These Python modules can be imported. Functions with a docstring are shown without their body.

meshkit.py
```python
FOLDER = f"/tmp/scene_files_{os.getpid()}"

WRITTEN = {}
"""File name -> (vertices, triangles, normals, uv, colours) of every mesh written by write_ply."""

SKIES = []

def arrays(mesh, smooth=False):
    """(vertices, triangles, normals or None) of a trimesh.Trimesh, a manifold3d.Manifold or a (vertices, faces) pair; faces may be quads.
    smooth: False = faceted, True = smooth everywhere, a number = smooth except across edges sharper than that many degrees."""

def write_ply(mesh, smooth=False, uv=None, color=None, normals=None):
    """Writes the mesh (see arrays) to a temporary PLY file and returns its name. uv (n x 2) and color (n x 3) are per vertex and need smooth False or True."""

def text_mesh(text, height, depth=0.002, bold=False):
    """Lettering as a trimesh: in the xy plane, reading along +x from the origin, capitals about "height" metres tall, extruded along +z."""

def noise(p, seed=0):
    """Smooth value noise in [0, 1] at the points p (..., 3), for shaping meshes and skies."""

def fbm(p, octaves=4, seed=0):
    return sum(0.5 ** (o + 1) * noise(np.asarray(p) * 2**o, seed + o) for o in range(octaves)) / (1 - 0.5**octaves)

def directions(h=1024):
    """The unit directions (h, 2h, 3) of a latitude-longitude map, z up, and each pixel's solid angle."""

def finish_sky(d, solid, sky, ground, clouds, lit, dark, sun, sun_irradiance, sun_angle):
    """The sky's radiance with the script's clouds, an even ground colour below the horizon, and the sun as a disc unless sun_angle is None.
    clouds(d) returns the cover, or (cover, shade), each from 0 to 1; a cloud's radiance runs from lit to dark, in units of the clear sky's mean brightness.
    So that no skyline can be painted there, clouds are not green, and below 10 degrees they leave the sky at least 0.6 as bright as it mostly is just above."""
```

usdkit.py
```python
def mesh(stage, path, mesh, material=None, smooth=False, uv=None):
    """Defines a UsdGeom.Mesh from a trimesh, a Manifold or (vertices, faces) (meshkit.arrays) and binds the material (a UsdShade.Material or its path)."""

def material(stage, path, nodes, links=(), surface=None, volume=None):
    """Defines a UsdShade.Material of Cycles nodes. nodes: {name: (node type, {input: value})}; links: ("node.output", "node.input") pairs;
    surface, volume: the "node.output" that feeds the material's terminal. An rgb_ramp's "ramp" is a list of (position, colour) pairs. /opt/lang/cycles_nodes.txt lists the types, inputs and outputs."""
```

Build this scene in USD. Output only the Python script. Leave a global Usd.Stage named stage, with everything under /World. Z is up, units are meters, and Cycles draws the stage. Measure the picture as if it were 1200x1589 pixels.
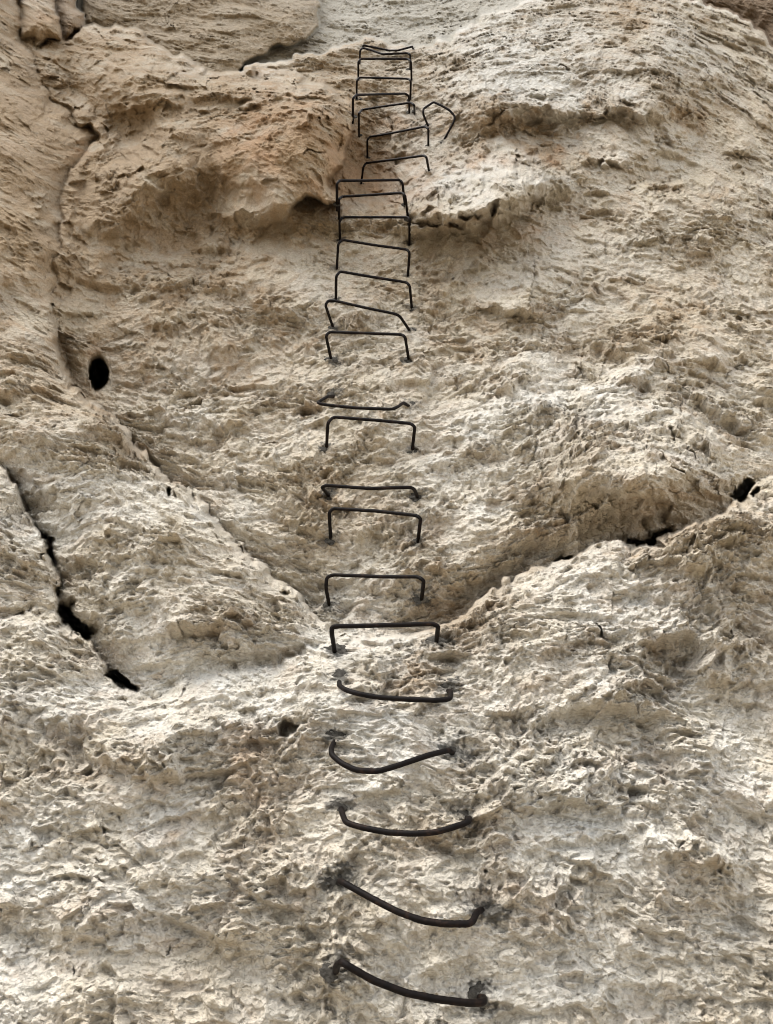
import math
import numpy as np
import shapely
from scipy import ndimage
from scipy.spatial import cKDTree
from pxr import Usd, UsdGeom, UsdLux, UsdShade, Sdf, Gf, Vt
import usdkit

stage = Usd.Stage.CreateInMemory()
UsdGeom.SetStageUpAxis(stage, UsdGeom.Tokens.z)
UsdGeom.SetStageMetersPerUnit(stage, 1.0)
stage.SetDefaultPrim(UsdGeom.Xform.Define(stage, '/World').GetPrim())
UsdGeom.Scope.Define(stage, '/World/Looks')

# ------------------------------------------------------------------ camera, sky, light, exposure
EYE = np.array([0.0, 0.0, 1.6])
PITCH = math.radians(25.0)
FPX, CU, CV = 1196.0, 600.0, 794.5            # lens of the photograph, in its pixels
FWD = np.array([0, math.cos(PITCH), math.sin(PITCH)])
UPV = np.array([0, -math.sin(PITCH), math.cos(PITCH)])
cam = UsdGeom.Camera.Define(stage, '/World/camera')
cam.AddTranslateOp().Set(Gf.Vec3d(*EYE))
cam.AddRotateXOp().Set(90 + math.degrees(PITCH))
cam.CreateFocalLengthAttr(24.0)
cam.CreateHorizontalApertureAttr(24.0 * 1200 / FPX)
cam.CreateVerticalApertureAttr(24.0 * 1589 / FPX)
cam.CreateClippingRangeAttr(Gf.Vec2f(0.05, 1000))
cam.CreateExposureAttr(1.95)

SUN_EL, SUN_AZ = math.radians(62), math.radians(-116)      # azimuth = atan2(x, y): behind the viewer, to the left
sun_dir = np.array([math.sin(SUN_AZ) * math.cos(SUN_EL), math.cos(SUN_AZ) * math.cos(SUN_EL), math.sin(SUN_EL)])
sky_mat = usdkit.material(stage, '/World/Looks/sky', {
    's': ('sky_texture', {'sky_type': 'single_scattering', 'sun_disc': False, 'sun_elevation': SUN_EL, 'sun_rotation': SUN_AZ}),
    'cv': ('texture_coordinate', {}),
    'cn': ('noise_texture', {'scale': 2.2, 'detail': 5, 'roughness': 0.55}),
    'cr': ('rgb_ramp', {'ramp': [(0.30, (0.55, 0.55, 0.55)), (0.65, (0.95, 0.95, 0.95))]}),
    'm': ('mix', {'color2': (5.2, 5.3, 5.5)}),
    'b': ('background_shader', {'strength': 0.10})},
    [('cv.generated', 'cn.vector'), ('cn.fac', 'cr.fac'), ('cr.color', 'm.fac'), ('s.color', 'm.color1'), ('m.color', 'b.color')], surface='b.background')
dome = UsdLux.DomeLight.Define(stage, '/World/sky')
dome.CreateIntensityAttr(1.0)
UsdShade.MaterialBindingAPI.Apply(dome.GetPrim()).Bind(sky_mat)
sun = UsdLux.DistantLight.Define(stage, '/World/sun')
sun.CreateNormalizeAttr(True)
sun.CreateIntensityAttr(0.40)
sun.CreateAngleAttr(36.0)
sun.CreateColorAttr(Gf.Vec3f(1.0, 0.97, 0.93))
zax = Gf.Vec3d(*sun_dir)
sun.AddOrientOp().Set(Gf.Quatf(Gf.Rotation(Gf.Vec3d(0, 0, 1), zax).GetQuat()))

# ------------------------------------------------------------------ helpers
def tag(prim, label=None, category=None, group=None, kind=None):
    for k, v in (('label', label), ('category', category), ('group', group), ('kind', kind)):
        if v:
            prim.SetCustomDataByKey(k, v)
    return prim

USED = {}
def numbered(parent, name):
    k = (parent, name)
    n = USED.get(k, 0)
    USED[k] = n + 1
    return f'{parent}/{name}' + (f'_{n:03d}' if n else '')

def smoothstep(a, b, x):
    t = np.clip((x - a) / (b - a), 0, 1)
    return t * t * (3 - 2 * t)

F32 = np.float32
def perlin(x, y, seed=0):
    """gradient noise, about -0.7 .. 0.7"""
    xi, yi = np.floor(x), np.floor(y)
    fx, fy = (x - xi).astype(F32), (y - yi).astype(F32)
    xi, yi = xi.astype(np.int64), yi.astype(np.int64)
    rng = np.random.default_rng(seed * 7919 + 13)
    perm = rng.permutation(1024)
    ang = rng.random(1024) * 2 * np.pi
    gx, gy = np.cos(ang).astype(F32), np.sin(ang).astype(F32)
    def corner(dx, dy):
        h = perm[(perm[(xi + dx) & 1023] + yi + dy) & 1023]
        return gx[h] * (fx - dx) + gy[h] * (fy - dy)
    u, v = fx ** 3 * (fx * (fx * 6 - 15) + 10), fy ** 3 * (fy * (fy * 6 - 15) + 10)
    a, b = corner(0, 0), corner(1, 0)
    c, d = corner(0, 1), corner(1, 1)
    return (a + u * (b - a)) + v * ((c + u * (d - c)) - (a + u * (b - a)))

def fbm(x, y, octaves, seed, gain=0.5, ridged=False):
    out, amp = 0, 1.0
    for o in range(octaves):
        n = perlin(x * 2 ** o, y * 2 ** o, seed + 31 * o)
        if ridged:
            n = 0.35 - np.abs(n)
        out = out + amp * n
        amp *= gain
    return out

def facets(x, y, size, seed, tilt, off, soft, lean=0.0, k=3):
    """broken-stone relief: every cell is a small tilted plane, blended over soft*size near its edges; also a random value per cell"""
    rng = np.random.default_rng(seed)
    x0, x1, y0, y1 = x.min() - 2 * size, x.max() + 2 * size, y.min() - 2 * size, y.max() + 2 * size
    nx, ny = int((x1 - x0) / size) + 1, int((y1 - y0) / size) + 1
    gx, gy = np.meshgrid(np.arange(nx), np.arange(ny))
    c = np.stack([(gx.ravel() + rng.random(nx * ny)) * size + x0, (gy.ravel() + rng.random(nx * ny)) * size + y0], 1)
    sl, of, rv = rng.normal(0, tilt, (len(c), 2)) + [0, -lean], rng.normal(0, off * size, len(c)), rng.random(len(c))
    d, i = cKDTree(c).query(np.stack([x.ravel(), y.ravel()], 1), k=k, workers=-1)
    wsum = h = 0
    for j in range(k):
        w = np.exp(-(d[:, j] - d[:, 0]) / (soft * size))
        ij = i[:, j]
        hj = of[ij] + sl[ij, 0] * (x.ravel() - c[ij, 0]) + sl[ij, 1] * (y.ravel() - c[ij, 1])
        h, wsum = h + w * hj, wsum + w
    return (h / wsum).reshape(x.shape).astype(F32), rv[i[:, 0]].reshape(x.shape).astype(F32), np.minimum(d[:, 0] / size, 1).reshape(x.shape).astype(F32)

# ------------------------------------------------------------------ the wall: a plane leaning back 15 degrees, with its real relief on it
LEAN = math.radians(75)
WUP = np.array([0, math.cos(LEAN), math.sin(LEAN)])
NRM = np.array([0, -math.sin(LEAN), math.cos(LEAN)])
def ray(u, v):
    return np.stack([(u - CU) / FPX + 0 * v, FWD[1] + UPV[1] * (CV - v) / FPX + 0 * u, FWD[2] + UPV[2] * (CV - v) / FPX + 0 * u], -1)
def project(p):
    q = p - EYE
    z = q @ FWD
    return np.stack([CU + FPX * q[..., 0] / z, CV - FPX * (q @ UPV) / z], -1)
FOOT = EYE + ray(np.array(640.0), np.array(1520.0)) * 2.24
def on_wall(u, v, d):
    r = ray(u, v)
    t = ((FOOT - EYE) @ NRM + d) / (r @ NRM)
    return EYE + r * t[..., None]

STEP = 1.3                                    # about a millimetre or three on the stone; coarser beyond what the photograph shows
grow = np.cumsum(1.8 * 1.045 ** np.arange(82))            # 0 .. about 1800 px further out, in ever wider steps
U1 = np.concatenate([-12 - grow[::-1], np.arange(-12, 1212, STEP), 1212 + grow])
V1 = np.concatenate([-12 - grow[grow < 260][::-1], np.arange(-12, 1601, STEP), 1601 + grow[grow < 1700]])
U, V = np.meshgrid(U1, V1)
NV, NU = U.shape

# wandering edges: every outline below is looked up through this warp
wu = 9 * fbm(U / 90, V / 90, 3, 1) + 5.0 * fbm(U / 18, V / 18, 3, 2, 0.6)
wv = 9 * fbm(U / 90, V / 90, 3, 3) + 5.0 * fbm(U / 18, V / 18, 3, 4, 0.6)
chip = [facets(U + 0.5 * wu, V + 0.5 * wv, 22.0, 400 + j, 0.18, 0.16, 0.04)[0] for j in (0, 1)]
wu, wv = wu + np.clip(chip[0], -6, 6), wv + np.clip(chip[1], -6, 6)
UW, VW = U + wu, V + wv

CRACK_A = [(30, 50), (45, 85), (65, 120), (90, 155), (120, 190), (145, 212), (153, 222), (145, 232), (105, 265), (107, 290), (102, 325), (95, 360), (88, 400), (79, 440), (74, 480)]
GROOVE_B = [(74, 480), (90, 520), (95, 560), (105, 595), (130, 620), (165, 645), (195, 675), (230, 702), (255, 742), (285, 768), (320, 797), (345, 832), (390, 868), (425, 898), (460, 920), (500, 958), (515, 1003)]
CRACK_C = [(-2600, 420), (-260, 650), (0, 728), (20, 742), (32, 765), (45, 800), (65, 825), (82, 865), (92, 895), (92, 937)]
SLOT_D = [(92, 937), (110, 962), (140, 997), (172, 1030), (190, 1055), (215, 1073), (240, 1085)]
LIP_E = [(240, 1085), (300, 1062), (360, 1050), (420, 1040), (470, 1022), (515, 1005), (560, 1000), (620, 983), (680, 970), (700, 965), (740, 935), (790, 902), (840, 878), (890, 862), (920, 848), (960, 842), (1005, 842), (1060, 815), (1100, 803), (1130, 787), (1165, 762), (1190, 742), (1440, 640), (3400, 100)]
LIP_TOP = [(134, 42), (165, 40), (200, 48), (230, 57), (262, 80), (290, 97), (325, 108), (360, 114), (400, 108), (440, 92), (500, 78), (545, 68), (590, 66), (640, 72), (668, 70), (690, 62), (712, 48), (740, 30), (780, 12), (830, 2), (900, -12), (1000, -20), (1060, -5), (1130, 20), (1180, 48), (1230, 90), (1440, 160)]

REGIONS = [   # name, outline, level, slope right / down per 100 px, bulge, bulge radius px
    ('rock_face', None, 0.0, 0, 0, 0.0, 1),
    ('distant_rock_wall', [(-200, -700), *LIP_TOP[:], (3400, 700), (3400, -700)], -0.50, 0, 0.0, 0.0, 1),
    ('rock_slab', [(120, -700), (134, 42), *LIP_TOP[1:8], (400, 92), (440, 75), (470, 62), (490, 38), (495, -700)], -0.37, -0.02, 0.02, 0.12, 50),
    ('shade_toned_rock', [(1035, -700), (1035, -20), *LIP_TOP[-5:], (3400, 700), (3400, -700)], -0.9, 0.05, 0.0, 0.3, 60),
    ('weathered_bulge', [(38, 62), (98, 58), (134, 42), *LIP_TOP[1:9], (400, 120), (440, 110), (490, 122), (525, 145), (546, 170), (544, 195), (538, 222), (528, 250), (512, 281), (522, 292), (532, 312), (456, 313), (440, 338), (380, 350), (330, 362), (270, 380), (215, 420), (170, 470), (120, 520), (95, 560), *GROOVE_B[:2], *CRACK_A[::-1]], 0.16, 0, 0, 0.13, 55, [(350, 358), (330, 362), (270, 380), (215, 420), (170, 470), (120, 520), (95, 560)], 120),
    ('corner_block', [(30, 50), (30, -700), (76, -700), (78, 0), (90, 30), (100, 50), (98, 58), (60, 67), (38, 62)], 0.16, 0.05, 0.05, 0.13, 22),
    ('wedged_block', [(78, -700), (108, -700), (120, 15), (134, 40), (118, 52), (105, 60), (100, 50), (90, 30), (78, 0)], 0.02, 0, 0.05, 0.10, 14),
    ('left_rock_mass', [(-2600, -600), (30, -700), *CRACK_A, (40, 470), (0, 477), (-2600, 400)], 0.20, -0.13, 0, 0.12, 40),
    ('left_buttress', [(-2600, 400), (0, 477), (40, 470), *GROOVE_B, *LIP_E[4::-1], *SLOT_D[::-1][1:], *CRACK_C[::-1], (-2600, 560)], 0.17, 0.02, 0, 0.18, 45),
    ('left_boulder', [(-2600, 560), *CRACK_C, (60, 946), (0, 957), (-2600, 1000)], 0.28, 0, 0, 0.12, 38),
    ('lower_rock_apron', [(-2600, 1000), (0, 957), (60, 946), *SLOT_D, *LIP_E, (3400, 200), (3400, 4200), (-2600, 4200)], 0.30, 0, 0, 0.16, 70),
]
label = np.zeros(U.shape, np.int16)
for i, r in enumerate(REGIONS):
    if r[1] is not None:
        poly = shapely.Polygon(r[1]).buffer(0)
        shapely.prepare(poly)
        b = poly.bounds
        box = (UW >= b[0]) & (UW <= b[2]) & (VW >= b[1]) & (VW <= b[3])
        idx = np.nonzero(box)
        label[idx[0][shapely.contains_xy(poly, UW[idx], VW[idx])], idx[1][shapely.contains_xy(poly, UW[idx], VW[idx])]] = i
label = np.argmax([ndimage.gaussian_filter((label == i).astype(F32), 2.0) for i in range(len(REGIONS))], 0).astype(np.int16)
LAB = {r[0]: i for i, r in enumerate(REGIONS)}

D = np.zeros(U.shape)
edge = np.full(U.shape, 1e3)
for i, (name, outline, level, gx, gy, bulge, rad, *soft) in enumerate(REGIONS):
    m = label == i
    dist = ndimage.distance_transform_edt(np.pad(m, 1, mode='edge'))[1:-1, 1:-1] * STEP
    inside = m & (U > -40) & (U < 1240) & (V > -40) & (V < 1630)
    cu, cv = U[inside].mean(), V[inside].mean()
    h = level + gx * (np.clip(U, -150, 1350) - cu) / 100 + gy * (np.clip(V, -130, 1750) - cv) / 100 + bulge * (1 - np.exp(-dist / rad)) - bulge * 0.10 * np.exp(-dist / 7)
    if soft:          # this outline runs out gently into the wall here
        line = shapely.LineString(soft[0])
        far = np.zeros(U.shape)
        far[m] = shapely.distance(shapely.points(UW[m], VW[m]), line)
        base = soft[2] if len(soft) > 2 else 0.0
        h = base + (h - base) * smoothstep(0, soft[1], far)
    D[m] = h[m]
BLOCK = shapely.Polygon([(300, 150), (360, 128), (400, 120), (440, 110), (490, 122), (525, 145), (546, 170), (544, 195), (538, 222), (528, 250), (512, 281), (522, 292), (532, 312), (456, 313), (442, 335), (380, 345), (300, 340)])
shapely.prepare(BLOCK)
block = shapely.contains_xy(BLOCK, UW, VW) & (label == LAB['weathered_bulge'])       # the orange block grows out of the bulge towards its sheer right edge
D = D + 0.11 * smoothstep(270, 450, UW) * smoothstep(100, 150, VW) * (label == LAB['weathered_bulge'])
D = ndimage.gaussian_filter(D, 1.0)
D += 0.20 * np.clip((420 - V) / 340, 0, 1.3) ** 2         # the wall steepens again towards its lip

def bump(u, v, ru, rv, a, rot=0.0, power=1.0):
    c, s = math.cos(math.radians(rot)), math.sin(math.radians(rot))
    du, dv = (UW - u), (VW - v)
    q = ((du * c + dv * s) / ru) ** 2 + ((-du * s + dv * c) / rv) ** 2
    return a * np.exp(-q ** power)

def stroke(pts):
    """(rows, cols) window, distance to the polyline, its sign (above / left of it positive) and a fade towards its ends"""
    pts = np.asarray(pts, float)
    pad = 190
    c0, c1 = np.searchsorted(U1, [pts[:, 0].min() - pad, pts[:, 0].max() + pad])
    r0, r1 = np.searchsorted(V1, [pts[:, 1].min() - pad, pts[:, 1].max() + pad])
    x, y = UW[r0:r1, c0:c1], VW[r0:r1, c0:c1]
    best, sign, along = np.full(x.shape, 1e9), np.ones(x.shape), np.zeros(x.shape)
    total, done = np.hypot(*np.diff(pts, axis=0).T).sum(), 0.0
    for (ax, ay), (bx, by) in zip(pts[:-1], pts[1:]):
        dx, dy = bx - ax, by - ay
        L = math.hypot(dx, dy)
        t = np.clip(((x - ax) * dx + (y - ay) * dy) / L ** 2, 0, 1)
        d = np.hypot(x - ax - t * dx, y - ay - t * dy)
        k = d < best
        best = np.where(k, d, best)
        sign = np.where(k, np.where((x - ax) * dy - (y - ay) * dx > 0, 1, -1), sign)
        along = np.where(k, done + t * L, along)
        done += L
    f = np.minimum(along, total - along)
    return (slice(r0, r1), slice(c0, c1)), best, sign, smoothstep(0, min(110, total * 0.38), f)

def crack(pts, width, depth, fade=True):
    w, d, s, f = stroke(pts)
    br = smoothstep(-0.35, 0.3, fbm(UW[w] / 45, VW[w] / 45, 2, 55)) if depth > 0.3 else smoothstep(-0.25, 0.3, fbm(UW[w] / 28, VW[w] / 28, 2, 55))
    br = np.maximum(br, 0.55) if depth > 0.3 else br
    vary = width * np.clip(1 + 1.3 * fbm(UW[w] / 35, VW[w] / 35, 2, 56), 0.45, 2)
    depth = depth if depth > 0.3 else depth * (0.35 + 0.45 * smoothstep(250, 800, VW[w]))      # hairlines, not slots, high on the wall
    D[w] -= depth * np.exp(-(d / vary) ** 2) * (f if fade else 1) * br
def ledge(pts, a, w_, L):
    """stone above the line stands out by a; its underside takes w_ px, and it runs back over L px"""
    w, d, s, f = stroke(pts)
    sd = d * s
    D[w] += a * f * smoothstep(0, w_, sd) * np.exp(-np.maximum(sd - w_, 0) / L) * (sd > 0)

# broad swells and hollows
for b in [(1020, 745, 230, 120, 0.36, 28), (860, 690, 120, 80, 0.08, 40), (790, 290, 140, 55, 0.16, -18), (1000, 100, 170, 150, 0.24, 50), (1030, 130, 45, 110, 0.06, 8), (760, 120, 110, 80, 0.14, -40),
          (1080, 330, 130, 60, 0.16, 8), (840, 430, 90, 70, 0.14, -20), (1050, 520, 160, 90, 0.10, 30), (580, 262, 48, 45, -0.15, 0), (545, 336, 120, 22, 0.09, 0), (590, 200, 40, 60, -0.10, 20),
          (210, 130, 60, 50, 0.08, 0), (250, 240, 45, 90, 0.12, 25), (120, 140, 50, 60, -0.06, 40), (200, 210, 40, 60, -0.10, 10), (480, 210, 50, 50, 0.06, 0),
          (175, 560, 60, 60, -0.10, 0), (300, 690, 120, 70, -0.06, 40), (420, 800, 120, 60, -0.05, 40), (650, 925, 110, 35, -0.08, -12), (560, 955, 80, 30, -0.05, 0),
          (300, 830, 110, 100, 0.07, 30), (110, 660, 90, 90, 0.07, 40), (600, 700, 120, 160, 0.05, 0), (620, 1120, 130, 100, 0.06, 0), (820, 960, 150, 70, 0.08, -20),
          (1040, 960, 90, 90, 0.07, 0), (120, 1420, 90, 90, 0.06, 30), (300, 1480, 130, 80, -0.05, 0), (90, 1560, 120, 60, 0.05, 0), (880, 1420, 200, 90, 0.04, 0),
          (1150, 1300, 60, 200, -0.05, 0), (380, 1160, 60, 110, -0.05, 20), (30, 260, 60, 120, 0.06, 10), (60, 400, 50, 70, 0.05, 10)]:
    D += bump(*b)
def melt(u, v, ru, rv, k):
    global D
    D = D + (ndimage.gaussian_filter(D, k) - D) * np.minimum(1.6 * bump(u, v, ru, rv, 1.0), 1)
melt(10, 476, 75, 30, 22)
melt(380, 335, 70, 25, 10)
melt(330, 1062, 130, 25, 8)
ledge(GROOVE_B, -0.15, 7, 55)
ledge(CRACK_A, -0.09, 34, 60)
ledge([(335, 118), (300, 190), (285, 250), (265, 320), (225, 400)], -0.05, 60, 60)
# projecting ledges with their undersides
for l in [([(600, 392), (640, 386), (690, 374), (735, 362), (775, 348), (830, 332), (900, 300)], 0.30, 40, 90),
          ([(690, 228), (760, 214), (835, 206), (925, 212)], 0.16, 44, 45),
          ([(840, 196), (900, 188), (980, 190), (1060, 200)], 0.08, 20, 40),
          ([(540, 1000), (590, 990), (650, 977), (705, 957), (760, 922), (810, 890), (860, 872)], 0.14, 52, 70),
          ([(780, 800), (850, 828), (930, 842), (1005, 844), (1060, 817), (1140, 778), (1200, 745)], 0.20, 90, 140),
          ([(700, 470), (760, 495), (830, 505), (870, 490)], 0.08, 28, 60),
          ([(880, 545), (920, 590), (945, 592)], 0.05, 12, 40), ([(945, 640), (1010, 590), (1120, 575), (1200, 560)], 0.07, 22, 70),
          ([(640, 1330), (682, 1312), (728, 1302), (766, 1286), (812, 1273), (885, 1277)], 0.050, 20, 45),
          ([(1000, 1352), (1040, 1345), (1070, 1330), (1115, 1330)], 0.045, 18, 45), ([(1070, 1378), (1085, 1358), (1110, 1352), (1135, 1366), (1165, 1368)], 0.05, 16, 35),
          ([(180, 1372), (215, 1385), (250, 1380), (300, 1376)], 0.04, 20, 45), ([(-10, 1440), (20, 1420), (42, 1404)], 0.06, 22, 40), ([(40, 1334), (60, 1322), (75, 1300)], 0.045, 16, 40),
          ([(70, 1125), (110, 1136), (140, 1115)], 0.05, 16, 40), ([(-10, 1105), (25, 1112), (50, 1098)], 0.05, 20, 30), ([(245, 1222), (275, 1224), (300, 1212)], 0.05, 20, 30), ([(295, 1268), (320, 1270), (345, 1258)], 0.04, 16, 30),
          ([(125, 1310), (175, 1322), (190, 1295)], 0.045, 24, 35), ([(135, 1480), (95, 1465), (60, 1455)], -0.02, 14, 40),
          ([(300, 1560), (330, 1580), (370, 1585)], 0.05, 24, 35), ([(130, 1575), (170, 1562), (215, 1570), (240, 1590)], 0.05, 24, 35),
          ([(145, 945), (190, 955), (240, 960)], 0.06, 30, 45), ([(255, 985), (300, 992), (340, 985)], 0.04, 18, 35), ([(200, 890), (250, 900), (290, 890)], 0.03, 16, 35), ([(330, 905), (390, 920), (420, 912)], 0.045, 30, 40),
          ([(120, 830), (180, 845), (230, 838)], 0.03, 14, 30), ([(60, 720), (110, 735), (160, 730)], 0.03, 14, 30), ([(0, 648), (40, 632), (80, 634)], 0.03, 14, 30),
          ([(430, 152), (470, 160), (530, 148)], 0.05, 10, 20), ([(435, 200), (490, 194), (535, 182)], 0.05, 8, 20), ([(300, 150), (370, 165), (440, 162)], 0.05, 12, 20),
          ([(300, 346), (370, 350), (440, 338)], 0.05, 16, 20), ([(180, 150), (240, 130), (300, 140), (330, 160)], 0.05, 14, 20), ([(175, 180), (230, 165), (300, 170)], 0.05, 14, 18), ([(120, 285), (170, 290), (230, 270), (265, 240)], 0.05, 12, 25),
          ([(320, 455), (370, 458), (415, 441)], 0.035, 16, 30), ([(310, 542), (360, 546), (410, 536)], 0.03, 14, 30), ([(200, 500), (260, 520), (320, 508)], 0.04, 20, 40), ([(230, 690), (200, 650), (270, 690)], 0.02, 12, 30),
          ([(920, 945), (880, 965), (905, 968), (930, 960)], 0.05, 14, 30), ([(915, 1090), (960, 1100), (1000, 1080), (1022, 1090)], 0.05, 16, 30), ([(1040, 1050), (1090, 1065), (1140, 1080), (1170, 1075)], 0.055, 34, 50),
          ([(880, 1300), (920, 1310), (980, 1300)], 0.03, 12, 30), ([(850, 1370), (900, 1376), (950, 1366)], 0.03, 14, 30), ([(620, 1500), (650, 1518), (700, 1520), (750, 1500)], 0.045, 30, 40), ([(640, 1470), (720, 1450), (760, 1440)], 0.04, 30, 40),
          ([(700, 1215), (740, 1200), (790, 1206)], 0.03, 14, 30), ([(760, 1110), (820, 1118), (860, 1100)], 0.035, 16, 30), ([(520, 1560), (560, 1545), (600, 1560)], 0.03, 18, 30), ([(490, 1400), (510, 1430), (560, 1440)], 0.03, 20, 40),
          ([(960, 300), (1010, 285), (1060, 280), (1110, 300)], -0.06, 8, 40), ([(1120, 235), (1150, 240), (1180, 228)], 0.05, 10, 25), ([(880, 262), (920, 262), (1010, 250)], 0.06, 12, 30)]:
    ledge(*l)
rng = np.random.default_rng(5)
for _ in range(330):                                     # the many small broken ledges
    v = rng.uniform(20, 1640)
    k = 0.45 + 0.75 * v / 1589
    u, ln, an = rng.uniform(-60, 1260), rng.uniform(25, 75) * k, rng.normal(0, 0.35)
    n = 4
    t = np.linspace(-0.5, 0.5, n)
    pts = np.stack([u + t * ln * math.cos(an) + rng.normal(0, 3, n), v + t * ln * math.sin(an) + rng.normal(0, 4 * k, n)], 1)
    ledge(pts, rng.uniform(0.009, 0.028), rng.uniform(6, 15) * k, rng.uniform(15, 40) * k)
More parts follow.
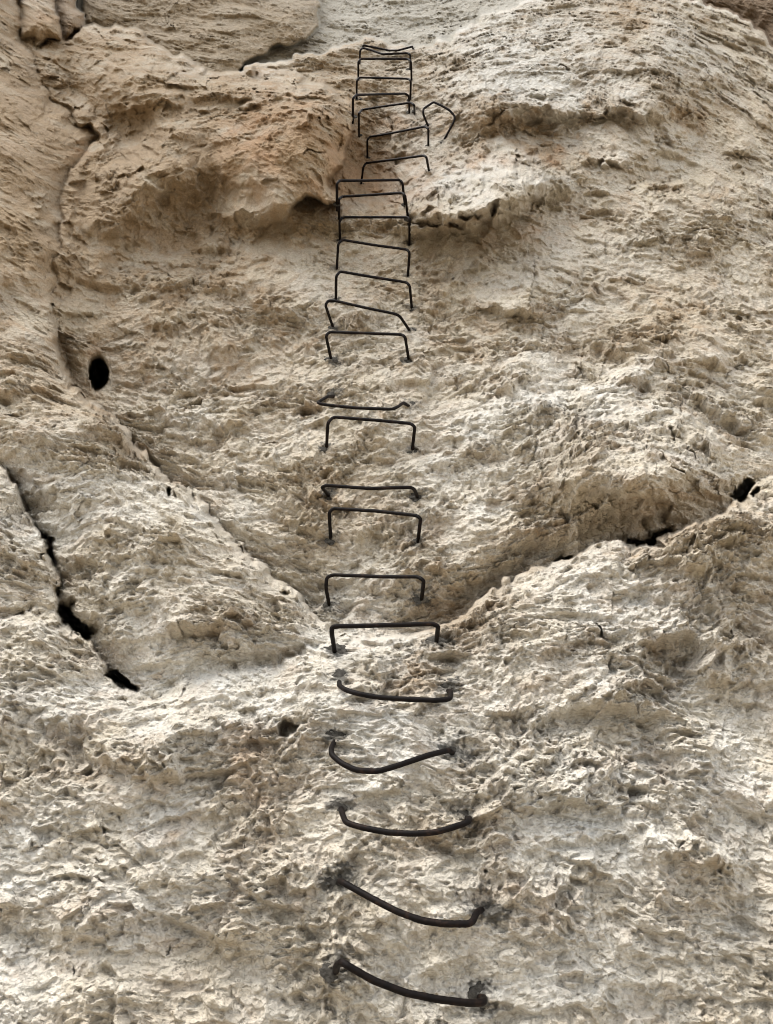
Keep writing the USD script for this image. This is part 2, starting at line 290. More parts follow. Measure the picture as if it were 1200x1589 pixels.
# cracks, slots and holes
for c in [(CRACK_A, 3.0, 0.03, False), (GROOVE_B[:6], 3.5, 0.10, False), (GROOVE_B[5:], 4, 0.07, True), (CRACK_C[1:], 4.0, 0.09, False), ([(88, 925), (96, 948), (112, 968), (130, 985), (143, 1000)], 10, 0.75, True), ([(62, 815), (72, 840), (84, 880), (90, 900)], 6, 0.4, True),
          ([(168, 1028), (182, 1050), (200, 1064), (222, 1076)], 6, 0.6, True), ([(0, 957), (40, 950), (92, 937)], 3, 0.08, True), ([(255, 1082), (262, 1090), (268, 1098)], 5, 0.10, True),
          ([(950, 845), (1000, 842), (1025, 832), (1052, 812)], 7, 0.5, True), ([(862, 868), (885, 862), (900, 858)], 4, 0.2, True), ([(1135, 772), (1150, 765), (1172, 752)], 9, 0.6, True), ([(1190, 745), (1230, 728)], 4, 0.2, True),
          ([(38, 62), (60, 68), (100, 60)], 3.0, 0.10, True), ([(100, 58), (118, 52), (134, 41)], 3.5, 0.3, True), ([(136, 228), (146, 226), (154, 218)], 3, 0.14, True), ([(44, 240), (48, 250)], 2.5, 0.05, False), ([(45, 120), (48, 125)], 2, 0.03, False),
          ([(425, 232), (440, 234), (470, 229), (500, 231), (515, 237)], 2, 0.07, True), ([(515, 211), (530, 207), (540, 203)], 2, 0.06, True), ([(345, 196), (380, 200), (400, 215), (425, 232)], 1.8, 0.04, True), ([(275, 330), (300, 285), (305, 265), (325, 250)], 2, 0.06, True), ([(410, 360), (425, 345), (434, 335)], 1.8, 0.05, True), ([(512, 281), (520, 290)], 3, 0.06, False),
          ([(150, 150), (148, 140), (165, 125)], 1.8, 0.03, True), ([(295, 186), (330, 187), (350, 195)], 1.8, 0.04, True), ([(170, 330), (140, 345)], 1.6, 0.03, True),
          ([(1095, 600), (1105, 630), (1130, 660)], 2.5, 0.03, True), ([(1138, 600), (1148, 645), (1175, 688)], 2.6, 0.03, True), ([(988, 548), (1002, 565), (1018, 588)], 2.4, 0.03, True), ([(880, 545), (890, 560), (920, 565), (943, 592)], 2.4, 0.03, True), ([(1105, 430), (1122, 450), (1136, 476)], 2.2, 0.03, True), ([(750, 430), (757, 445)], 2, 0.05, True),
          ([(1135, 495), (1150, 510), (1180, 520)], 2.4, 0.03, True), ([(1080, 590), (1120, 580), (1190, 555)], 2.2, 0.03, True), ([(985, 612), (1010, 650), (1045, 700)], 2.5, 0.03, True), ([(1020, 640), (1060, 690), (1100, 730)], 2.2, 0.06, True), ([(1060, 660), (1110, 705), (1138, 740)], 2.2, 0.03, True), ([(1015, 725), (1060, 745), (1100, 770)], 2.0, 0.05, True),
          ([(900, 170), (930, 177), (960, 186), (1005, 192)], 2.2, 0.09, True), ([(845, 203), (865, 206), (874, 209)], 3.5, 0.16, True), ([(775, 140), (800, 146)], 3.5, 0.12, True), ([(868, 104), (878, 106)], 2.5, 0.06, False), ([(940, 238), (965, 240)], 2, 0.06, True), ([(890, 150), (905, 168)], 2, 0.06, True), ([(805, 325), (830, 328)], 2, 0.05, True),
          ([(705, 226), (780, 204), (850, 205)], 2, 0.05, True), ([(775, 175), (790, 165), (810, 160)], 1.8, 0.05, True), ([(655, 170), (690, 150), (720, 120)], 1.8, 0.05, True),
          ([(910, 940), (912, 955), (925, 968), (940, 985), (948, 1000)], 3, 0.07, True), ([(1075, 835), (1073, 860)], 5, 0.14, True), ([(1140, 825), (1147, 840)], 3, 0.06, True),
          ([(752, 1010), (752, 1050)], 1.8, 0.03, True), ([(1010, 1070), (1020, 1090), (1025, 1100)], 2, 0.05, True), ([(750, 1228), (752, 1245)], 2.2, 0.05, True), ([(1180, 1240), (1178, 1330)], 3, 0.02, True), ([(1110, 1200), (1080, 1230), (1060, 1260), (1130, 1300)], 2.4, 0.015, True),
          ([(175, 1342), (210, 1360), (240, 1378)], 2.2, 0.05, True), ([(120, 1318), (150, 1335), (168, 1338)], 2, 0.05, True), ([(180, 1255), (187, 1280), (190, 1290)], 2, 0.04, True), ([(118, 1500), (115, 1530)], 2, 0.05, True), ([(240, 1490), (255, 1475), (270, 1455)], 1.8, 0.03, True), ([(215, 1570), (240, 1545), (290, 1500), (330, 1480)], 2, 0.010, True),
          ([(545, 1140), (600, 1060), (640, 1030)], 2.2, 0.010, True), ([(610, 1110), (625, 1075), (650, 1050), (670, 1040)], 3, 0.05, True), ([(880, 1450), (950, 1490), (985, 1515)], 2, 0.010, True), ([(850, 1560), (940, 1520), (1010, 1478)], 1.8, 0.010, True), ([(980, 1560), (1000, 1540)], 2, 0.04, True),
          ([(310, 435), (303, 420)], 2, 0.05, True), ([(210, 680), (232, 705)], 3, 0.08, True), ([(258, 762), (268, 775), (276, 788)], 6, 0.10, True), ([(90, 560), (100, 590), (120, 612)], 2, 0.05, True)]:
    crack(*c)
def hole(u, v, ru, rv, depth, rot=0):
    global D
    c, s_ = math.cos(math.radians(rot)), math.sin(math.radians(rot))
    du, dv = U + 0.55 * wu - u, V + 0.55 * wv - v
    q = ((du * c + dv * s_) / ru) ** 2 + ((-du * s_ + dv * c) / rv) ** 2
    D = D - depth * np.exp(-q ** 4)
HOLES = [(116, 968, 34, 9, 0.8, 52), (193, 1053, 22, 6, 0.5, 42), (154, 582, 15, 25, 1.2, 6), (450, 1132, 14, 11, 0.10, 0), (262, 768, 4, 4, 0.12, 0), (365, 970, 12, 9, 0.03, 0), (1158, 757, 16, 9, 0.4, -30), (995, 846, 8, 5, 0.2, 0), (750, 1357, 2.5, 2.5, 0.05, 0), (1147, 495, 7, 6, 0.04, 0)]
for h in HOLES:
    hole(*h)

# ------------------------------------------------------------------ the iron rungs: where each rod runs (pixel of the photograph, stand-off in metres; None = set in the stone)
A = None
RUNGS = [
 ([(520, 1508, A), (523, 1498, .07), (531, 1493, .11), (540, 1499, .12), (580, 1522, .12), (630, 1541, .12), (680, 1551, .12), (730, 1557, .115), (751, 1556, .10), (752, 1549, .06), (744, 1546, A)],
  'lowest iron rung, hooked over at its left end and sloping down right', 0.0128),
 ([(525, 1367, A), (529, 1368, .08), (535, 1371, .10), (580, 1396, .12), (617, 1415, .13), (655, 1429, .13), (692, 1434, .125), (727, 1434, .11), (734, 1430, .10), (740, 1416, .07), (751, 1408, A)],
  'second iron rung from the bottom, sloping steeply down to a short bent right leg', 0.0125),
 ([(529, 1250, A), (531, 1262, .08), (537, 1277, .12), (565, 1285, .13), (602, 1292, .13), (640, 1294, .13), (675, 1292, .125), (697, 1286, .12), (727, 1276, .10), (729, 1270, .07), (724, 1266, A)],
  'third iron rung from the bottom, sagging bar just above a tan ledge', 0.012),
 ([(520, 1142, A), (514, 1162, .08), (515, 1172, .11), (532, 1186, .13), (555, 1196, .14), (587, 1197, .14), (615, 1189, .13), (665, 1172, .10), (697, 1164, .06), (705, 1166, A)],
  'fourth iron rung from the bottom, bent into a V that rises to the right', 0.012),
 ([(526, 1051, A), (527, 1064, .08), (535, 1070, .11), (553, 1076, .13), (585, 1082, .13), (626, 1085, .13), (678, 1087, .12), (699, 1085, .11), (700, 1073, .07), (695, 1067, A)],
  'fifth iron rung from the bottom, shallow bowl shape on the pale boss', 0.012),
 ([(520, 1012, A), (515, 982, .12), (515, 973, .13), (523, 972, .13), (616, 970, .13), (672, 968, .13), (680, 972, .13), (678, 996, A)],
  'sixth iron rung from the bottom, upright square one bridging the crevice', 0.012),
 ([(511, 938, A), (506, 912, .12), (507, 896, .14), (517, 892, .14), (595, 895, .14), (649, 895, .14), (658, 901, .14), (654, 929, A)],
  'square iron rung just above the crevice, with blackened stone at both feet', 0.012),
 ([(513, 837, A), (511, 795, .14), (517, 789, .14), (585, 793, .14), (647, 800, .14), (653, 805, .14), (648, 841, A)],
  'square iron rung with long upright legs, below a flat bent-down one', 0.012),
 ([(511, 766, A), (500, 756, .12), (506, 753, .13), (574, 758, .14), (637, 756, .13), (643, 759, .10), (650, 767, A)],
  'flat iron rung with a slight sag, black stain at its right foot', 0.012),
 ([(506, 694, A), (509, 656, .14), (517, 647, .14), (584, 652, .14), (637, 657, .14), (644, 662, .14), (640, 697, A)],
  'iron rung with a rounded left shoulder, under the one bent downwards', 0.012),
 ([(518, 609, A), (509, 615, .09), (492, 625, .13), (505, 628, .13), (553, 633, .14), (609, 635, .14), (618, 631, .12), (626, 625, .08), (638, 626, A)],
  'iron rung folded downwards, both ends bending up to the stone', 0.012),
 ([(515, 557, A), (506, 521, .14), (511, 515, .14), (570, 517, .14), (624, 519, .14), (629, 523, .14), (635, 556, A)],
  'iron rung with both legs leaning outwards, above the downward folded one', 0.012),
 ([(518, 507, A), (505, 473, .13), (510, 466, .14), (522, 467, .14), (570, 478, .14), (614, 487, .13), (621, 491, .12), (639, 511, A)],
  'crooked iron rung falling to the right with a slanting right leg', 0.012),
 ([(521, 465, A), (522, 428, .15), (528, 421, .15), (580, 430, .15), (631, 438, .15), (636, 443, .15), (640, 476, A)],
  'iron rung sloping down right, directly above the crooked one', 0.012),
 ([(522, 418, A), (525, 378, .15), (531, 372, .15), (580, 380, .15), (632, 387, .15), (636, 392, .15), (633, 428, A)],
  'sloping iron rung with its left corner at the foot of the level rung above', 0.012),
 ([(528, 372, A), (527, 343, .15), (532, 337, .15), (580, 337, .15), (634, 337, .15), (636, 342, .15), (635, 378, A)],
  'level iron rung, lowest of the three whose legs overlap below the orange recess', 0.012),
 ([(527, 338, A), (526, 309, .15), (531, 305, .15), (580, 302, .15), (624, 299, .15), (629, 303, .15), (634, 337, A)],
  'iron rung rising slightly right, middle of the three whose legs overlap', 0.012),
 ([(523, 316, A), (523, 285, .15), (527, 280, .15), (570, 280, .15), (621, 279, .15), (625, 284, .15), (627, 317, A)],
  'level iron rung across the orange recess, uppermost of the three overlapping ones', 0.012),
 ([(560, 284, A), (564, 259, .15), (568, 253, .15), (615, 247, .15), (658, 241, .15), (662, 244, .15), (667, 263, A)],
  'iron rung rising right, set to the right at the top of the orange recess', 0.012),
 ([(570, 243, A), (570, 217, .15), (574, 212, .15), (594, 209, .15), (630, 202, .15), (660, 196, .15), (665, 200, .15), (665, 224, A)],
  'iron rung rising right, its right foot beside the five-sided loop', 0.012),
 ([(557, 208, A), (557, 176, .15), (562, 170, .15), (600, 164, .15), (638, 159, .15), (643, 163, .15), (644, 171, A)],
  'iron rung with a long left leg and very short right leg', 0.012),
 ([(549, 181, A), (548, 152, .15), (553, 147, .15), (590, 146, .15), (629, 145, .15), (635, 149, .15), (636, 173, A)],
  'iron rung reaching furthest left of the topmost stack', 0.012),
 ([(553, 151, A), (554, 125, .15), (558, 120, .15), (600, 121, .15), (634, 122, .15), (638, 126, .15), (637, 153, A)],
  'iron rung in the topmost stack, third below the bent pair', 0.012),
 ([(556, 123, A), (556, 96, .15), (560, 91, .15), (600, 91, .15), (633, 91, .15), (638, 95, .15), (639, 123, A)],
  'level iron rung next below the bent pair at the top', 0.012),
 ([(558, 96, A), (559, 78, .14), (563, 74, .14), (578, 78, .14), (594, 84, .14), (615, 83, .14), (633, 82, .14), (637, 85, .14), (637, 106, A)],
  'dented iron rung, lower of the bent pair at the top', 0.012),
 ([(561, 73, A), (564, 70, .12), (584, 74, .14), (604, 78, .14), (618, 78, .14), (640, 72, .12), (643, 74, A)],
  'topmost iron rung, bowed bar on the lip of the wall', 0.012),
 ([(666, 193, A), (657, 177, .12), (657, 169, .14), (673, 158, .15), (686, 164, .15), (698, 171, .14), (706, 180, .12), (705, 188, .10), (685, 220, A)],
  'iron loop bent to five sides, right of the ladder near the top', 0.012),
]

# ------------------------------------------------------------------ fine relief, laid out on the stone itself in metres
P = on_wall(U, V, D)
PS = on_wall(U, V, ndimage.gaussian_filter(D, 45))       # the grain runs on smoothly over the edges of the big masses
X, W = PS[..., 0], (PS - FOOT) @ WUP
dx = 0.07 * fbm(X / 0.5, W / 0.5, 2, 40) + 0.006 * fbm(X / 0.11, W / 0.11, 2, 41)
dy = 0.07 * fbm(X / 0.5, W / 0.5, 2, 42) + 0.006 * fbm(X / 0.11, W / 0.11, 2, 43)
WC = (0.65 * W + 4.2 * (1 - np.exp(-np.maximum(W, -2) / 5)))    # higher up the beds are thicker
XA, WA = X + dx, WC + 1.5 * dy                     # pieces lie wider than they are tall
def soft_field(table, base, s=1.0):
    out = np.full(U.shape, base)
    for u, v, ru, rv, val in table:
        k = np.exp(-((UW - u) / ru) ** 2 - ((VW - v) / rv) ** 2)
        out = out * (1 - k) + val * k
    return out
rough = soft_field([(60, 300, 90, 200, 0.65), (180, 120, 120, 90, 0.6), (420, 250, 140, 60, 0.55), (560, 290, 60, 40, 0.5), (90, 1450, 120, 130, 0.6), (1000, 770, 140, 70, 0.6), (640, 1090, 90, 90, 0.75), (720, 360, 80, 30, 0.5),
                    (620, 640, 160, 160, 1.0), (860, 1000, 220, 140, 1.15), (1130, 950, 120, 200, 1.15), (900, 650, 160, 120, 1.0), (200, 800, 150, 140, 1.05), (850, 120, 260, 120, 1.25), (1050, 300, 160, 120, 1.15), (760, 280, 120, 50, 1.1)], 0.95)
patch = smoothstep(-0.25, 0.35, fbm(X / 0.45, W / 0.3, 3, 60))      # smoother sheets between the broken zones
rough = rough * (0.60 + 0.65 * patch)
f0, r0, e0 = facets(XA + 5, WA * 0.9, 0.80, 10, 0.12, 0.04, 0.10, 0.05)
f1, r1, e1 = facets(XA, WA, 0.36, 11, 0.20, 0.06, 0.05, 0.08)
f2, r2, e2 = facets(XA + 3, WA, 0.15, 12, 0.26, 0.07, 0.028, 0.16)
f3, r3, e3 = facets(XA * 0.9 + 0.3 * dy, WA + 7, 0.066, 13, 0.40, 0.10, 0.028, 0.19)
f4, r4, e4 = facets(XA + 11, WA * 0.95 + 0.3 * dx, 0.030, 14, 0.42, 0.11, 0.040, 0.18)
f5, r5, e5 = facets(XA * 1.03 - 0.4 * dy, WA + 3 + 0.4 * dx, 0.0165, 15, 0.42, 0.10, 0.08, 0.15, 2)
n1 = fbm(X / 0.30, 0.6 * WC / 0.17, 3, 70, 0.55)
n2 = fbm((X + dx) / 0.07, (0.6 * WC + dy) / 0.04, 3, 71, 0.6, ridged=True)
n3 = fbm(X / 0.02, 0.6 * WC / 0.013, 2, 72, 0.6)
scal = smoothstep(-0.30, 0.25, fbm(X / 0.33 + 9, WC / 0.5, 2, 74))       # where the stone has flaked in hollows
wide = np.maximum.outer(np.gradient(V1), np.gradient(U1))          # beyond the picture the sheet is coarser and carries only the larger relief
f3, f4, f5 = f3 * smoothstep(22, 9, wide), f4 * smoothstep(10, 4, wide), f5 * smoothstep(5, 2, wide)
fine = 0.55 * f0 + 0.55 * f1 + rough * (0.60 * f2 + 0.76 * f3 + 1.05 * f4 + 1.0 * f5 * smoothstep(3.5, 1.5, W) + (0.2 + 0.8 * scal) * (0.014 * e2 ** 2 + 0.014 * e3 ** 2 + 0.010 * e4 ** 2) + 0.006 * n2) + 0.014 * n1 + 0.0025 * n3
calm = 1 - 0.65 * np.maximum.reduce([bump(u, v, ru + 8, rv + 8, 1.0, 0, 2.0) for u, v, ru, rv, *_ in HOLES[2:3]])
for pts_, *_ in RUNGS:
    for u, v in (pts_[0][:2], pts_[-1][:2]):
        k = (0.35 + 0.65 * v / 1589)
        win = (slice(*np.searchsorted(V1, [v - 120, v + 120])), slice(*np.searchsorted(U1, [u - 120, u + 120])))
        calm[win] *= 1 - 0.6 * np.exp(-(((U[win] - u) / (26 * k)) ** 2 + ((V[win] - v) / (26 * k)) ** 2))
fine = fine * calm
RAY = ray(U, V)
RAY /= np.linalg.norm(RAY, axis=-1, keepdims=True)
facing = -(RAY @ NRM)
steep = ndimage.gaussian_filter(np.hypot(*np.gradient(D, V1, U1)), 1.5)
fine = fine * (0.72 + 0.28 * smoothstep(0.25, 0.75, facing)) / (1 + (steep / 0.035) ** 2)
tw = (0.45 + 0.35 * smoothstep(0.75, 0.3, facing))[..., None]
OUT = (1 - tw) * NRM - tw * RAY
P = P + fine[..., None] * OUT

# normals of the whole face, so that its pieces meet without a seam
gu, gv = np.gradient(P, axis=1), np.gradient(P, axis=0)
NORMAL = np.cross(gv, gu)
NORMAL /= np.maximum(np.linalg.norm(NORMAL, axis=-1, keepdims=True), 1e-12)
if (NORMAL @ NRM).mean() < 0:
    NORMAL = -NORMAL

# ------------------------------------------------------------------ colour of the stone, with some shade and highlights put into it
def lerp(a, b, t):
    return a + (b - a) * t[..., None]
CREAM, GREY, SHADED_OCHRE, RUST, BROWN = (np.array(c) for c in ((0.50, 0.437, 0.338), (0.57, 0.55, 0.50), (0.265, 0.182, 0.100), (0.36, 0.20, 0.10), (0.18, 0.125, 0.08)))  # the ochre is darkened to take in the upper-left corner shade
q1, q2, q3 = fbm(X / 0.7, 0.6 * WC / 0.5, 3, 80), fbm(X / 0.16, 0.6 * WC / 0.09, 3, 81), fbm(X / 0.05, 0.6 * WC / 0.03, 3, 82)
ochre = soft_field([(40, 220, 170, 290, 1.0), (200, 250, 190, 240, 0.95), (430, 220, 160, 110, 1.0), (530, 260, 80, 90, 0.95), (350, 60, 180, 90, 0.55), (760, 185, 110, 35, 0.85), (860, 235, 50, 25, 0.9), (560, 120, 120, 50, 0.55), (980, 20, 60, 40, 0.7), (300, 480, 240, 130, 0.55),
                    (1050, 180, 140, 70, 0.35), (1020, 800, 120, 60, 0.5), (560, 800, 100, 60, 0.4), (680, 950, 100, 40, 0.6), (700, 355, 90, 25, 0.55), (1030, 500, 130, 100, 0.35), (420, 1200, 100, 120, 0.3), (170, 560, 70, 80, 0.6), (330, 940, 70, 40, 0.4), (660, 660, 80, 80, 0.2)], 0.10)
grey = soft_field([(820, 100, 200, 120, 0.95), (640, 20, 180, 60, 0.9), (900, 130, 160, 50, 0.9), (720, 270, 120, 60, 0.75), (800, 640, 180, 160, 0.6), (860, 1000, 300, 140, 0.7), (620, 1100, 140, 110, 0.8), (300, 1050, 220, 90, 0.6), (150, 1100, 180, 110, 0.65), (80, 800, 120, 140, 0.45), (420, 560, 60, 60, 0.4), (950, 1250, 300, 200, 0.6), (600, 1450, 300, 150, 0.45), (1050, 1480, 200, 120, 0.5), (200, 1300, 200, 200, 0.45)], 0.25)  # grey stone; upper-right patches are lifted paler to paint in highlights
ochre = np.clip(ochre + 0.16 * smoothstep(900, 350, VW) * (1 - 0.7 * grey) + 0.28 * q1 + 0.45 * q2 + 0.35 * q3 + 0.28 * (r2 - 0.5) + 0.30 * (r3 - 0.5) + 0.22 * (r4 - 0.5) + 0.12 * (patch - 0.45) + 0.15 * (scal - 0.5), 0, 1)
grey = np.clip(grey - 0.3 * q1 + 0.45 * q2 + 0.3 * q3 + 0.35 * (r2 - 0.5) + 0.2 * (0.5 - patch), 0, 1)
COL = np.broadcast_to(CREAM, U.shape + (3,)).copy()
COL = lerp(COL, GREY, grey)
COL = lerp(COL, SHADED_OCHRE, ochre * 0.85)
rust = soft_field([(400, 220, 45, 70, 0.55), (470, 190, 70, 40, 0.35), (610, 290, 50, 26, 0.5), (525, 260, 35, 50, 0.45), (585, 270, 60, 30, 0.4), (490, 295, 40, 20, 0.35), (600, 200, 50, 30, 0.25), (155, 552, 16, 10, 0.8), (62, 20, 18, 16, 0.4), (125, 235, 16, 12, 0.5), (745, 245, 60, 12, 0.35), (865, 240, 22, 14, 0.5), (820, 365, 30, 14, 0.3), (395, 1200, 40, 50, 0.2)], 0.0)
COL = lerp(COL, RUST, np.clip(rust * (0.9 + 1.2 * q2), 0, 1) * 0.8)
COL = lerp(COL, np.array([0.37, 0.35, 0.30]), np.where(label == LAB['distant_rock_wall'], 0.75, 0))
COL = lerp(COL, np.array([0.30, 0.245, 0.175]), np.where(label == LAB['rock_slab'], 0.7, 0))
COL = lerp(COL, BROWN, np.where(label == LAB['shade_toned_rock'], 0.9, np.where(label == LAB['wedged_block'], 0.5, 0)))  # brown of the upper-right rock is deepened to hold its shade
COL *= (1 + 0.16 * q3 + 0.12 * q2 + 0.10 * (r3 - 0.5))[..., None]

proj = project(P)
tree = cKDTree(proj.reshape(-1, 2))
PF = P.reshape(-1, 3)
def surface(u, v, size=3.0, spread=0.06):
    """the stone's visible point at a pixel of the photograph"""
    i = tree.query_ball_point((u, v), size)
    near = PF[i]
    depth = (near - EYE) @ FWD
    return np.median(near[depth <= depth.min() + spread], axis=0)

# iron stain and old mortar darken the stone round each foot
feet = [(p[k][:2]) for p, *_ in RUNGS for k in (0, -1)]
stain = np.zeros(U.shape)
nz, nz2 = fbm(X / 0.05, W / 0.04, 3, 90), fbm(X / 0.012, W / 0.009, 2, 91)
rng = np.random.default_rng(9)
for (u, v), n in zip(feet, range(len(feet))):
    s = surface(u, v)
    r = rng.uniform(0.022, 0.036) * (0.8 if v < 480 else 1.0) * (0.6 if v < 330 else 1.0)
    win = (slice(*np.searchsorted(V1, [v - 110, v + 110])), slice(*np.searchsorted(U1, [u - 110, u + 110])))
    q = np.linalg.norm((P[win] - s) * [0.8, 0.6, 1], axis=-1) / r
    stain[win] = np.maximum(stain[win], rng.uniform(0.6, 0.95) * smoothstep(0.5, -0.45, q - 1.0 + 1.2 * nz[win] + 1.0 * nz2[win]))
COL = lerp(COL, np.array([0.055, 0.052, 0.045]), np.clip(stain, 0, 0.85))
COL = np.clip(COL, 0.03, 0.62)

# ------------------------------------------------------------------ materials
rock_mat = usdkit.material(stage, '/World/Looks/limestone', {
    'c': ('attribute', {'attribute': 'stone_color'}),
    'g': ('texture_coordinate', {}),
    'na': ('noise_texture', {'scale': 90, 'detail': 5, 'roughness': 0.65}),
    'nr': ('rgb_ramp', {'ramp': [(0.3, (0.78, 0.77, 0.75)), (0.7, (1.15, 1.15, 1.15))]}),
    'nb': ('noise_texture', {'scale': 260, 'detail': 4, 'roughness': 0.7}),
    'm': ('mix', {'mix_type': 'multiply', 'fac': 1.0}),
    'mp': ('mapping', {'scale': (1.0, 1.0, 1.3)}),
    'w': ('noise_texture', {'scale': 22, 'detail': 3}),
    'wa': ('vector_math', {'math_type': 'multiply_add', 'vector2': (0.03, 0.03, 0.03)}),
    'v1': ('voronoi_texture', {'scale': 38, 'feature': 'f1'}),
    'v2': ('voronoi_texture', {'scale': 95, 'feature': 'f1'}),
    'ch': ('attribute', {'attribute': 'chipped'}),
    'b1': ('bump', {'distance': 0.016, 'strength': 0.75}),
    'b2': ('bump', {'distance': 0.007, 'strength': 0.8}),
    'bu': ('bump', {'distance': 0.005, 'strength': 0.8}),
    'p': ('principled_bsdf', {'roughness': 0.92, 'specular_ior_level': 0.15, 'diffuse_roughness': 0.5})},
    [('g.object', 'na.vector'), ('g.object', 'nb.vector'), ('na.fac', 'nr.fac'), ('c.color', 'm.color1'), ('nr.color', 'm.color2'), ('m.color', 'p.base_color'),
     ('g.object', 'mp.vector'), ('mp.vector', 'w.vector'), ('w.color', 'wa.vector1'), ('mp.vector', 'wa.vector3'), ('wa.vector', 'v1.vector'), ('wa.vector', 'v2.vector'),
     ('ch.fac', 'b1.strength'), ('v1.distance', 'b1.height'), ('v2.distance', 'b2.height'), ('b1.normal', 'b2.normal'), ('b2.normal', 'bu.normal'), ('nb.fac', 'bu.height'), ('bu.normal', 'p.normal')], surface='p.BSDF')
iron_mat = usdkit.material(stage, '/World/Looks/rusted_iron', {
    'g': ('texture_coordinate', {}), 'n': ('noise_texture', {'scale': 38, 'detail': 5, 'roughness': 0.65}),
    'r': ('rgb_ramp', {'ramp': [(0.35, (0.0035, 0.0026, 0.0023)), (0.56, (0.0065, 0.0044, 0.0036)), (0.76, (0.030, 0.016, 0.010))]}),
    'nb': ('noise_texture', {'scale': 220, 'detail': 3}), 'bu': ('bump', {'distance': 0.0015, 'strength': 0.5}),
    'p': ('principled_bsdf', {'roughness': 0.6, 'specular_ior_level': 0.07})},
    [('g.object', 'n.vector'), ('g.object', 'nb.vector'), ('n.fac', 'r.fac'), ('r.color', 'p.base_color'), ('nb.fac', 'bu.height'), ('bu.normal', 'p.normal')], surface='p.BSDF')
mortar_mat = usdkit.material(stage, '/World/Looks/old_mortar', {
    'g': ('texture_coordinate', {}), 'n': ('noise_texture', {'scale': 70, 'detail': 6, 'roughness': 0.75}),
    'r': ('rgb_ramp', {'ramp': [(0.35, (0.020, 0.018, 0.015)), (0.55, (0.055, 0.050, 0.042)), (0.75, (0.085, 0.078, 0.066))]}),
    'bu': ('bump', {'distance': 0.004, 'strength': 0.8}),
    'p': ('principled_bsdf', {'roughness': 0.95, 'specular_ior_level': 0.1})},
    [('g.object', 'n.vector'), ('n.fac', 'r.fac'), ('r.color', 'p.base_color'), ('n.fac', 'bu.height'), ('bu.normal', 'p.normal')], surface='p.BSDF')
soil_mat = usdkit.material(stage, '/World/Looks/gravel_ground', {
    'g': ('texture_coordinate', {}), 'n': ('noise_texture', {'scale': 6, 'detail': 8, 'roughness': 0.7}),
    'r': ('rgb_ramp', {'ramp': [(0.3, (0.15, 0.12, 0.08)), (0.7, (0.28, 0.23, 0.16))]}),
    'p': ('principled_bsdf', {'roughness': 0.95, 'specular_ior_level': 0.1})},
    [('g.object', 'n.vector'), ('n.fac', 'r.fac'), ('r.color', 'p.base_color')], surface='p.BSDF')

# ------------------------------------------------------------------ write the cliff
cliff = UsdGeom.Xform.Define(stage, '/World/cliff').GetPrim()
tag(cliff, 'towering pale limestone cliff face behind the iron rungs', 'cliff', kind='structure')
label[block] = len(REGIONS)
REGIONS.append(('ochre_block',))
ql = label[:-1, :-1]
ids = np.arange(NU * NV).reshape(NV, NU)
quads = np.stack([ids[:-1, :-1], ids[1:, :-1], ids[1:, 1:], ids[:-1, 1:]], -1)
CHIP = np.clip(0.15 + 0.85 * rough, 0, 1.1).reshape(-1)
NF, CF = NORMAL.reshape(-1, 3), COL.reshape(-1, 3)
PART_LABELS = {'distant_rock_wall': 'grey rock wall set back above the top rung', 'shade_toned_rock': 'brown rock in the upper right corner, coloured darker for its shade', 'weathered_bulge': 'ochre stained bulge left of the upper rungs', 'lower_rock_apron': 'pale broken rock around the lowest rungs',
               'left_buttress': 'pale rounded buttress left of the groove', 'left_boulder': 'rounded boulder at the left edge', 'left_rock_mass': 'tan rock mass at the upper left edge', 'ochre_block': 'orange tan block with a sheer right edge beside the upper rungs', 'rock_slab': 'leaning brown slab at the top left', 'corner_block': 'square block in the top left corner', 'wedged_block': 'dark block wedged beside the corner block'}
for i, r in enumerate(REGIONS):
    f = quads[ql == i]
    if not len(f):
        continue
    used = np.unique(f)
    remap = np.zeros(NU * NV, np.int64)
    remap[used] = np.arange(len(used))
    m = UsdGeom.Mesh.Define(stage, '/World/cliff/' + r[0])
    m.CreatePointsAttr(Vt.Vec3fArray.FromNumpy(PF[used].astype(F32)))
    m.CreateFaceVertexCountsAttr(Vt.IntArray.FromNumpy(np.full(len(f), 4, np.int32)))
    m.CreateFaceVertexIndicesAttr(Vt.IntArray.FromNumpy(remap[f].astype(np.int32).ravel()))
    m.CreateSubdivisionSchemeAttr('none')
    m.CreateNormalsAttr(Vt.Vec3fArray.FromNumpy(NF[used].astype(F32)))
    m.SetNormalsInterpolation('vertex')
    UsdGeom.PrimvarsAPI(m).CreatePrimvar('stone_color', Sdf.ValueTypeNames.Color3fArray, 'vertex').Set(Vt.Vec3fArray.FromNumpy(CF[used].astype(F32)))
    UsdGeom.PrimvarsAPI(m).CreatePrimvar('chipped', Sdf.ValueTypeNames.FloatArray, 'vertex').Set(Vt.FloatArray.FromNumpy(CHIP[used].astype(F32)))
    UsdShade.MaterialBindingAPI.Apply(m.GetPrim()).Bind(rock_mat)
    tag(m.GetPrim(), PART_LABELS.get(r[0]))

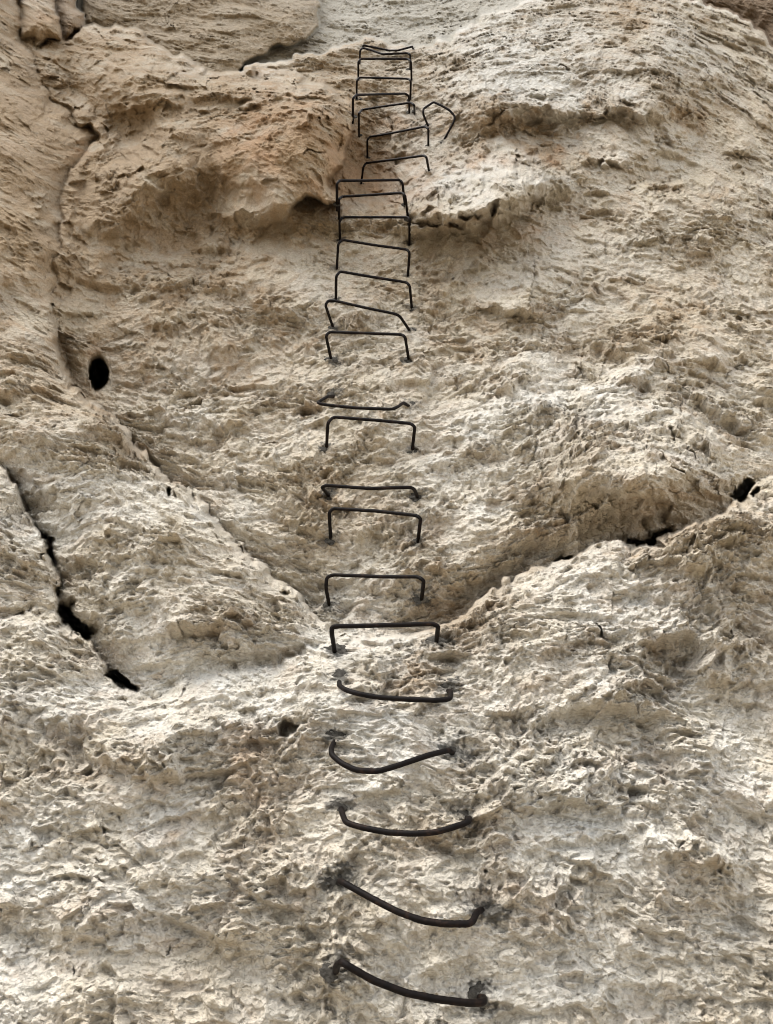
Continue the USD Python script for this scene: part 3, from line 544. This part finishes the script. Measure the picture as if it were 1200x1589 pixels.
# unseen ground in front of the cliff's foot, added for its warm bounce
gx, gy = np.meshgrid(np.linspace(-1, 1, 61) ** 3 * 150, np.concatenate([-np.linspace(1, 0, 40) ** 3 * 200, [0.8, 1.5, 2.2, 3.0]]))
gz = 0.12 * fbm(gx / 2.0, gy / 2.0, 3, 200) - 0.15
gi = np.arange(gx.size).reshape(gx.shape)
gq = np.stack([gi[:-1, :-1], gi[:-1, 1:], gi[1:, 1:], gi[1:, :-1]], -1).reshape(-1, 4)
g = usdkit.mesh(stage, '/World/ground', (np.stack([gx, gy, gz], -1).reshape(-1, 3), gq), soil_mat, smooth=True)
tag(g.GetPrim(), 'unseen stony ground at the foot of the cliff, added for bounce light', 'ground', kind='structure')

# ------------------------------------------------------------------ write the rungs
def rounded(path, bends, r=0.017, n=5):
    """the path with its corners rounded"""
    out = [path[0]]
    for a, b, c in zip(path[:-2], path[1:-1], path[2:]):
        da, dc = a - b, c - b
        la, lc = np.linalg.norm(da), np.linalg.norm(dc)
        q = min(r, la * 0.45, lc * 0.45)
        p0, p1 = b + da / la * q, b + dc / lc * q
        for t in np.linspace(0, 1, n):
            out.append((1 - t) ** 2 * p0 + 2 * t * (1 - t) * b + t * t * p1)
    out.append(path[-1])
    res = [out[0]]
    for p in out[1:]:
        L = np.linalg.norm(p - res[-1])
        if L < 0.002:
            continue
        k = max(1, int(L / 0.03))
        for j in range(1, k + 1):
            res.append(res[-1] + (p - res[-1]) * (1 / (k - j + 1)))
    return np.array(res)

def rod(path, radius, rng, sides=12):
    t = np.gradient(path, axis=0)
    t /= np.linalg.norm(t, axis=1, keepdims=True)
    n = np.cross(t[0], [0.3, 0.9, 0.31])
    n /= np.linalg.norm(n)
    v, f = [], []
    for i, (p, d) in enumerate(zip(path, t)):
        n = n - d * (n @ d)
        n /= np.linalg.norm(n)
        b = np.cross(d, n)
        a = np.arange(sides) / sides * 2 * np.pi
        rr = radius * (1 + rng.normal(0, 0.02)) * (1 + rng.normal(0, 0.012, sides))
        v.append(p + np.outer(np.cos(a) * rr, n) + np.outer(np.sin(a) * rr, b))
    m = len(path)
    v = np.vstack(v + [path[:1], path[-1:]])
    for i in range(m - 1):
        for j in range(sides):
            a, b = i * sides + j, i * sides + (j + 1) % sides
            f += [[a, b, b + sides], [a, b + sides, a + sides]]
    for j in range(sides):
        f += [[m * sides, (j + 1) % sides, j], [m * sides + 1, (m - 1) * sides + j, (m - 1) * sides + (j + 1) % sides]]
    return v, np.array(f)

import trimesh
def mortar(center, direction, size, rng):
    """a rough collar of mortar pressed round the rod's foot"""
    s = trimesh.creation.icosphere(3, 1.0)
    v = np.array(s.vertices)
    ph = rng.uniform(0, 50)
    v *= (1 + 0.42 * fbm(v[:, 0] * 1.7 + ph, v[:, 1] * 1.7 + v[:, 2] * 1.3, 3, 300) + 0.25 * fbm(v[:, 1] * 3.9 + ph, v[:, 2] * 3.9 - v[:, 0] * 2, 2, 301))[:, None]
    d = direction / np.linalg.norm(direction)
    a = np.cross(d, [1, 0.01, 0]); a /= np.linalg.norm(a)
    b = np.cross(d, a)
    return center + size * (v[:, :1] * a * rng.uniform(0.8, 1.2) + v[:, 1:2] * b * rng.uniform(0.9, 1.5) + v[:, 2:] * d * 0.35), np.array(s.faces)

for k, (pts, lab, rad) in enumerate(RUNGS):
    rng = np.random.default_rng(1000 + k)
    SL, SR = surface(*pts[0][:2]), surface(*pts[-1][:2])
    if k == 25:      # the feet of the topmost rung lie over the lip
        SL, SR = (on_wall(np.array(float(p[0])), np.array(float(p[1])), np.array(0.02)) for p in (pts[0], pts[-1]))
    path = []
    fine_pts = [pts[0]]
    for (u0, v0, p0), (u1, v1, p1) in zip(pts[:-1], pts[1:]):      # long straight stretches get points in between
        n = max(1, int(math.hypot(u1 - u0, v1 - v0) / 16)) if p0 is not None and p1 is not None else 1
        fine_pts += [(u0 + (u1 - u0) * j / n, v0 + (v1 - v0) * j / n, p0 + (p1 - p0) * j / n) for j in range(1, n)] + [(u1, v1, p1)]
    for (u, v, p) in fine_pts:
        if p is None:
            path.append(SL if len(path) == 0 else SR)
            continue
        t = np.clip((u - pts[0][0]) / (pts[-1][0] - pts[0][0]), 0, 1)
        base = SL + (SR - SL) * t
        r = ray(np.array(float(u)), np.array(float(v)))
        tt = ((base - EYE) @ NRM + p) / (r @ NRM)
        q = surface(u, v, 7.0, 0.02) - EYE       # the bar stands clear of the stone behind it
        tt = min(tt, (np.linalg.norm(q) - (0.04 if p >= 0.1 else 0.025)) / np.linalg.norm(r))
        path.append(EYE + r * tt)
    inL, inR = path[0] - path[1], path[-1] - path[-2]
    path[0] = path[0] + 0.03 * (inL / np.linalg.norm(inL) - NRM)
    path[-1] = path[-1] + 0.03 * (inR / np.linalg.norm(inR) - NRM)
    origin = (SL + SR) / 2
    name = numbered('/World', 'iron_rung')
    x = UsdGeom.Xform.Define(stage, name)
    x.AddTranslateOp().Set(Gf.Vec3d(*map(float, origin)))
    tag(x.GetPrim(), lab, 'rung', 'iron rungs set in the cliff')
    line = rounded([SL, *path[1:-1], SR] if False else path, None)
    v, f = rod(line, rad * 0.63, rng)
    usdkit.mesh(stage, name + '/bent_bar', (v - origin, f), iron_mat, smooth=40)
    for s, d in ((SL, inL), (SR, inR)):
        size = (0.024 if pts[0][1] > 480 else 0.020) * rng.uniform(0.85, 1.25)
        v, f = mortar(s - 0.008 * NRM, NRM, size, rng)
        usdkit.mesh(stage, numbered(name, 'mortar_collar'), (v - origin, f), mortar_mat, smooth=35)
